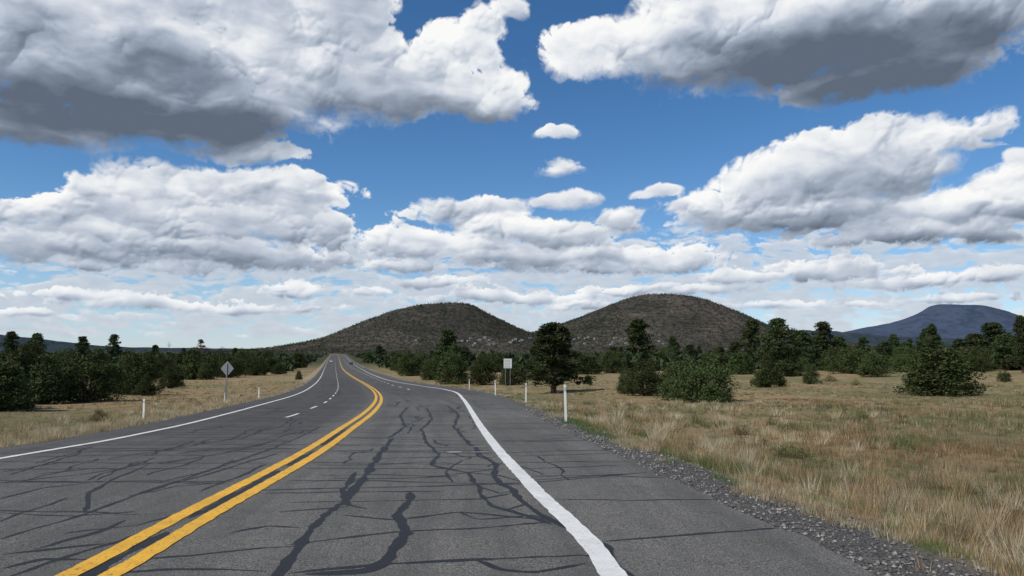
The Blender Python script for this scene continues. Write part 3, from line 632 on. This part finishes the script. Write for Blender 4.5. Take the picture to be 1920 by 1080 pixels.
n=700; Y=np.exp(rng.uniform(math.log(5.),math.log(34),n)); X=ER(Y)+1.8+rng.random(n)*(Y*.75+1.5-ER(Y)-1.8)
grass(X,Y,rng.uniform(.2,.42,n),np.tile([[.10,.065,.04]],(n,1))*rng.uniform(.6,1.6,(n,1)),7,"dry_weeds","thin dark dry weed stalks in the grass",.10,.05,.5,.8)
n=11000; Y=np.exp(rng.uniform(math.log(9),math.log(110),n)); X=EL(Y)-.5-rng.uniform(0,1,n)*(Y*.5+2)
k2=X>-Y*.85-2; X,Y=X[k2],Y[k2]; pk=fbm(X/4,Y/6,4,.6,12); k2=rng.random(len(X))<np.clip(.5+pk*1.5,.08,1); X,Y=X[k2],Y[k2]
grass(X,Y,rng.uniform(.05,.17,len(X)),pick(len(X),[.22,.44,.22,.06,.06]),11,"field_grass","brown dry grass beside the road")
n=3200; Y=np.exp(rng.uniform(math.log(9),math.log(90),n)); X=EL(Y)-.2-np.abs(rng.normal(size=n))*.7
grass(X,Y,rng.uniform(.05,.15,n),pick(n,[.35,.1,.07,.08,.40]),12,"verge_grass","pale straw grass along the asphalt edge",.09)
n=160; Y=np.exp(rng.uniform(math.log(11),math.log(50),n)); X=EL(Y)-.6-rng.gamma(1.5,.9,n)
grass(X,Y,rng.uniform(.14,.30,n),pick(n,[.35,.1,.05,.0,.5]),60,"grass_tussocks","pale bunch grass tussocks beside the road",.12,.2,.6)
# loose stones along the gravel shoulder
n=2600; Y=np.exp(rng.uniform(math.log(3.4),math.log(30),n)); X=ER(Y)-.05+np.abs(rng.normal(size=n))*.55; Z=terrain(X,Y)
oc=np.array([(1,0,0),(0,1,0),(-1,0,0),(0,-1,0),(0,0,.8),(0,0,-.5)],float); of=np.array([(0,1,4),(1,2,4),(2,3,4),(3,0,4),(1,0,5),(2,1,5),(3,2,5),(0,3,5)])
sz=rng.uniform(.006,.019,n)*(1+.03*Y); Vs=np.stack([X,Y,Z+sz*.3],1)[:,None,:]+(oc[None]*(1+.35*rng.normal(size=(n,6,1))))*sz[:,None,None]
mSt,t,b=newmat("gravel_stone"); c=objco(t); t.L(t.mix(t.mr(t.noise(c,9.,2,.5),.35,.65),(.06,.06,.06),(.30,.28,.26)),b.inputs['Base Color'])
addobj("gravel",newmesh("gravel",Vs.reshape(-1,3),(of[None]+(np.arange(n)*6)[:,None,None]).reshape(-1,3),mSt),kind="stuff",label="loose grey stones along the road shoulder",category="gravel")
# ------------------------------------------------------------ boxes & props
def box(x0,x1,y0,y1,z0,z1):
    V=np.array([(x,y,z) for z in(z0,z1) for y in(y0,y1) for x in(x0,x1)],float)
    return V,np.array([(0,2,3,1),(4,5,7,6),(0,1,5,4),(2,6,7,3),(0,4,6,2),(1,3,7,5)])
def bevel(o,wd=.01):
    mo=o.modifiers.new("bevel",'BEVEL'); mo.width=wd; mo.segments=2
mPost=simple("white_plastic",(.78,.78,.76),.5,0,.08,15); mRef=simple("reflector",(.5,.5,.48),.3); mSteel=simple("galvanised_steel",(.32,.33,.34),.45,.7,.15,10)
mSignW=simple("white_sign_face",(.70,.71,.70),.5); mBlk=simple("black_lettering",(.03,.03,.03),.6); mAlu=simple("sign_back_aluminium",(.22,.24,.25),.5,.2,.2,6)
def empty(name,loc,**p):
    e=bpy.data.objects.new(name,None); scene.collection.objects.link(e); e.location=loc; e.empty_display_size=.2
    for k,v in p.items(): e[k]=v
    return e
for cx,tp,bs in ((1061,722,792),(986,719,757),(929,713,741),(880,711,731),(269,749,786),(421,737,757),(485,727,748)):
    x,y=hit(cx,bs,terrain); z=float(terrain(x,y)); h=(bs-tp)*y/F
    e=empty("delineator_post",(x,y,z),label="slim white plastic delineator post at the road edge",category="roadside post",group="white delineator posts along the road")
    e.rotation_euler=(rng.normal()*.012,rng.normal()*.012,rng.normal()*.1)
    wp=.034
    V=np.array([(-wp,-.008,-.1),(wp,-.008,-.1),(wp,.008,-.1),(-wp,.008,-.1),(-wp,-.008,h*.97),(wp,-.008,h*.97),(wp,.008,h*.97),(-wp,.008,h*.97),(-wp*.6,-.008,h),(wp*.6,-.008,h),(wp*.6,.008,h),(-wp*.6,.008,h)])
    f=np.array([(0,3,2,1),(0,1,5,4),(1,2,6,5),(2,3,7,6),(3,0,4,7),(4,5,9,8),(5,6,10,9),(6,7,11,10),(7,4,8,11),(8,9,10,11)])
    addobj("post",newmesh("post",V,f,mPost),e)
    addobj("reflector",newmesh("reflector",*box(-.028,.028,-.012,-.0085,h*.82,h*.92),mRef),e)
x,y=hit(424,757,terrain); z=float(terrain(x,y)); s=y/F
e=empty("warning_sign",(x,y,z),label="diamond road sign seen from behind on a steel post",category="road sign")
zc=(757-692)*s; hw=13.5*s
o=addobj("post",newmesh("post",*join([box(-.025,.025,-.02,.02,-.2,zc+hw*.7),box(-.035,-.028,-.03,.03,.0,zc*.5)]),mSteel),e,(0,-.03,0))
q=.15*hw; pts=[(q,-hw+q*.6),(hw-q*.6,-q),(hw,0),(hw-q*.6,q),(q,hw-q*.6),(0,hw),(-q,hw-q*.6),(-hw+q*.6,q),(-hw,0),(-hw+q*.6,-q),(-q,-hw+q*.6),(0,-hw)]
V=[(a_,-.004,zc+b_) for a_,b_ in pts]+[(a_,.0,zc+b_) for a_,b_ in pts]; n=12
f=[tuple(range(n)),tuple(range(2*n-1,n-1,-1))]+[(i,(i+1)%n,(i+1)%n+n,i+n) for i in range(n)]
addobj("sign_panel",newmesh("sign_panel",V,f,mAlu),e)
addobj("bracket",newmesh("bracket",*join([box(-hw*.5,hw*.5,-.012,-.0045,zc-hw*.35,zc-hw*.27),box(-hw*.5,hw*.5,-.012,-.0045,zc+hw*.27,zc+hw*.35)]),mSteel),e)
e.rotation_euler=(0,0,-.25)
x,y=hit(952,724,terrain); z=float(terrain(x,y)); s=y/F
e=empty("road_sign",(x,y,z),label="white rectangular road sign with black lettering on posts",category="road sign")
t0=(724-673)*s; b0=(724-691)*s; hw=7.5*s
for sx_ in (-.6,.6):
    addobj("post",newmesh("post",*box(sx_*hw-.03,sx_*hw+.03,-.02,.02,-.3,t0*.98),mSteel),e,(0,.03,0))
o=addobj("sign_panel",newmesh("sign_panel",*box(-hw,hw,-.01,.005,b0,t0),mSignW),e); bevel(o,.004)
L=[box(-hw*.93,hw*.93,-.0125,-.0105,t0-.05,t0-.03),box(-hw*.93,hw*.93,-.0125,-.0105,b0+.03,b0+.05)]
addobj("border",newmesh("border",*join(L),mBlk),e)
LT=[]
for r_ in range(3):
    zt=t0-(t0-b0)*(.18+.27*r_); lh=(t0-b0)*.16; nl_=(5,4,5)[r_]; cwid=hw*1.5/nl_
    for i in range(nl_):
        x0=-hw*.75+i*cwid; LT+= [box(x0,x0+cwid*.22,-.0125,-.0105,zt-lh,zt),box(x0+cwid*.24,x0+cwid*.7,-.0125,-.0105,zt-lh*(.2 if i%2 else 1),zt-lh*(.0 if i%2 else .8))]
addobj("lettering",newmesh("lettering",*join(LT),mBlk),e)
mGlass=simple("tinted_glass",(.03,.035,.04),.1); mTyre=simple("tyre_rubber",(.02,.02,.02),.8); mTail=simple("tail_lamp",(.4,.02,.02),.3); mHead=simple("head_lamp",(.8,.8,.75),.2)
def car(x,y,paintc,lab,heading,tall):
    mP=simple("car_paint",paintc,.3); z=-float(dip(y)); e=empty("car",(x,y,z),label=lab,category="car"); e.rotation_euler=(0,0,heading)
    pr=[(-2.2,.35),(-2.25,.8),(-2.1,1.0),(-1.7,tall),(.5,tall),(1.05,1.02),(2.1,.9),(2.25,.6),(2.2,.35)]
    def ext(p,wv):
        n=len(p); V=[(-wv(q),q[0],q[1]) for q in p]+[(wv(q),q[0],q[1]) for q in p]
        return V,[tuple(range(n)),tuple(range(2*n-1,n-1,-1))]+[(i,i+n,(i+1)%n+n,(i+1)%n) for i in range(n)]
    o=addobj("body",newmesh("body",*ext(pr,lambda q:.9 if q[1]<1.1 else .74),mP),e); bevel(o,.05)
    for nm,yy,zz in (("rear_window",(-2.09,-1.78),(1.08,tall-.1)),("windscreen",(1.04,.62),(1.1,tall-.1))):
        V=[(-.68,yy[0]-.0,zz[0]),(.68,yy[0],zz[0]),(.62,yy[1],zz[1]),(-.62,yy[1],zz[1])]
        d=-.06 if nm[0]=='r' else .06; V=[(a,b+d,c) for a,b,c in V]
        addobj(nm,newmesh(nm,V,[(0,1,2,3)],mGlass),e)
    for sx_ in(-1,1):
        V=[(sx_*.87,-1.6,1.08),(sx_*.87,.7,1.08),(sx_*.77,.4,tall-.1),(sx_*.77,-1.5,tall-.1)]; addobj("side_window",newmesh("side_window",V,[(0,1,2,3)],mGlass),e)
        addobj("tail_light",newmesh("tail_light",*box(sx_*.75-.12,sx_*.75+.12,-2.3,-2.2,.72,.95),mTail),e)
        addobj("headlight",newmesh("headlight",*box(sx_*.7-.15,sx_*.7+.15,2.18,2.3,.62,.8),mHead),e)
        for yy in(-1.4,1.4):
            V,f=tube((sx_*.92,yy,.34),(sx_*.7,yy,.34),.34,.34,18); f=[tuple(q) for q in f]+[tuple(range(17,-1,-1)),tuple(range(18,36))]
            addobj("wheel",newmesh("wheel",V,f,mTyre),e)
car(float(XD2(430))*.5+float(XR(430))*.5,430,(.05,.06,.08),"dark car driving away along the highway",math.atan(.235),1.55)
car(float(XL(560))*.5+float(XD(560))*.5,560,(.7,.7,.7),"white car approaching along the highway",math.atan(.235)+math.pi,1.7)
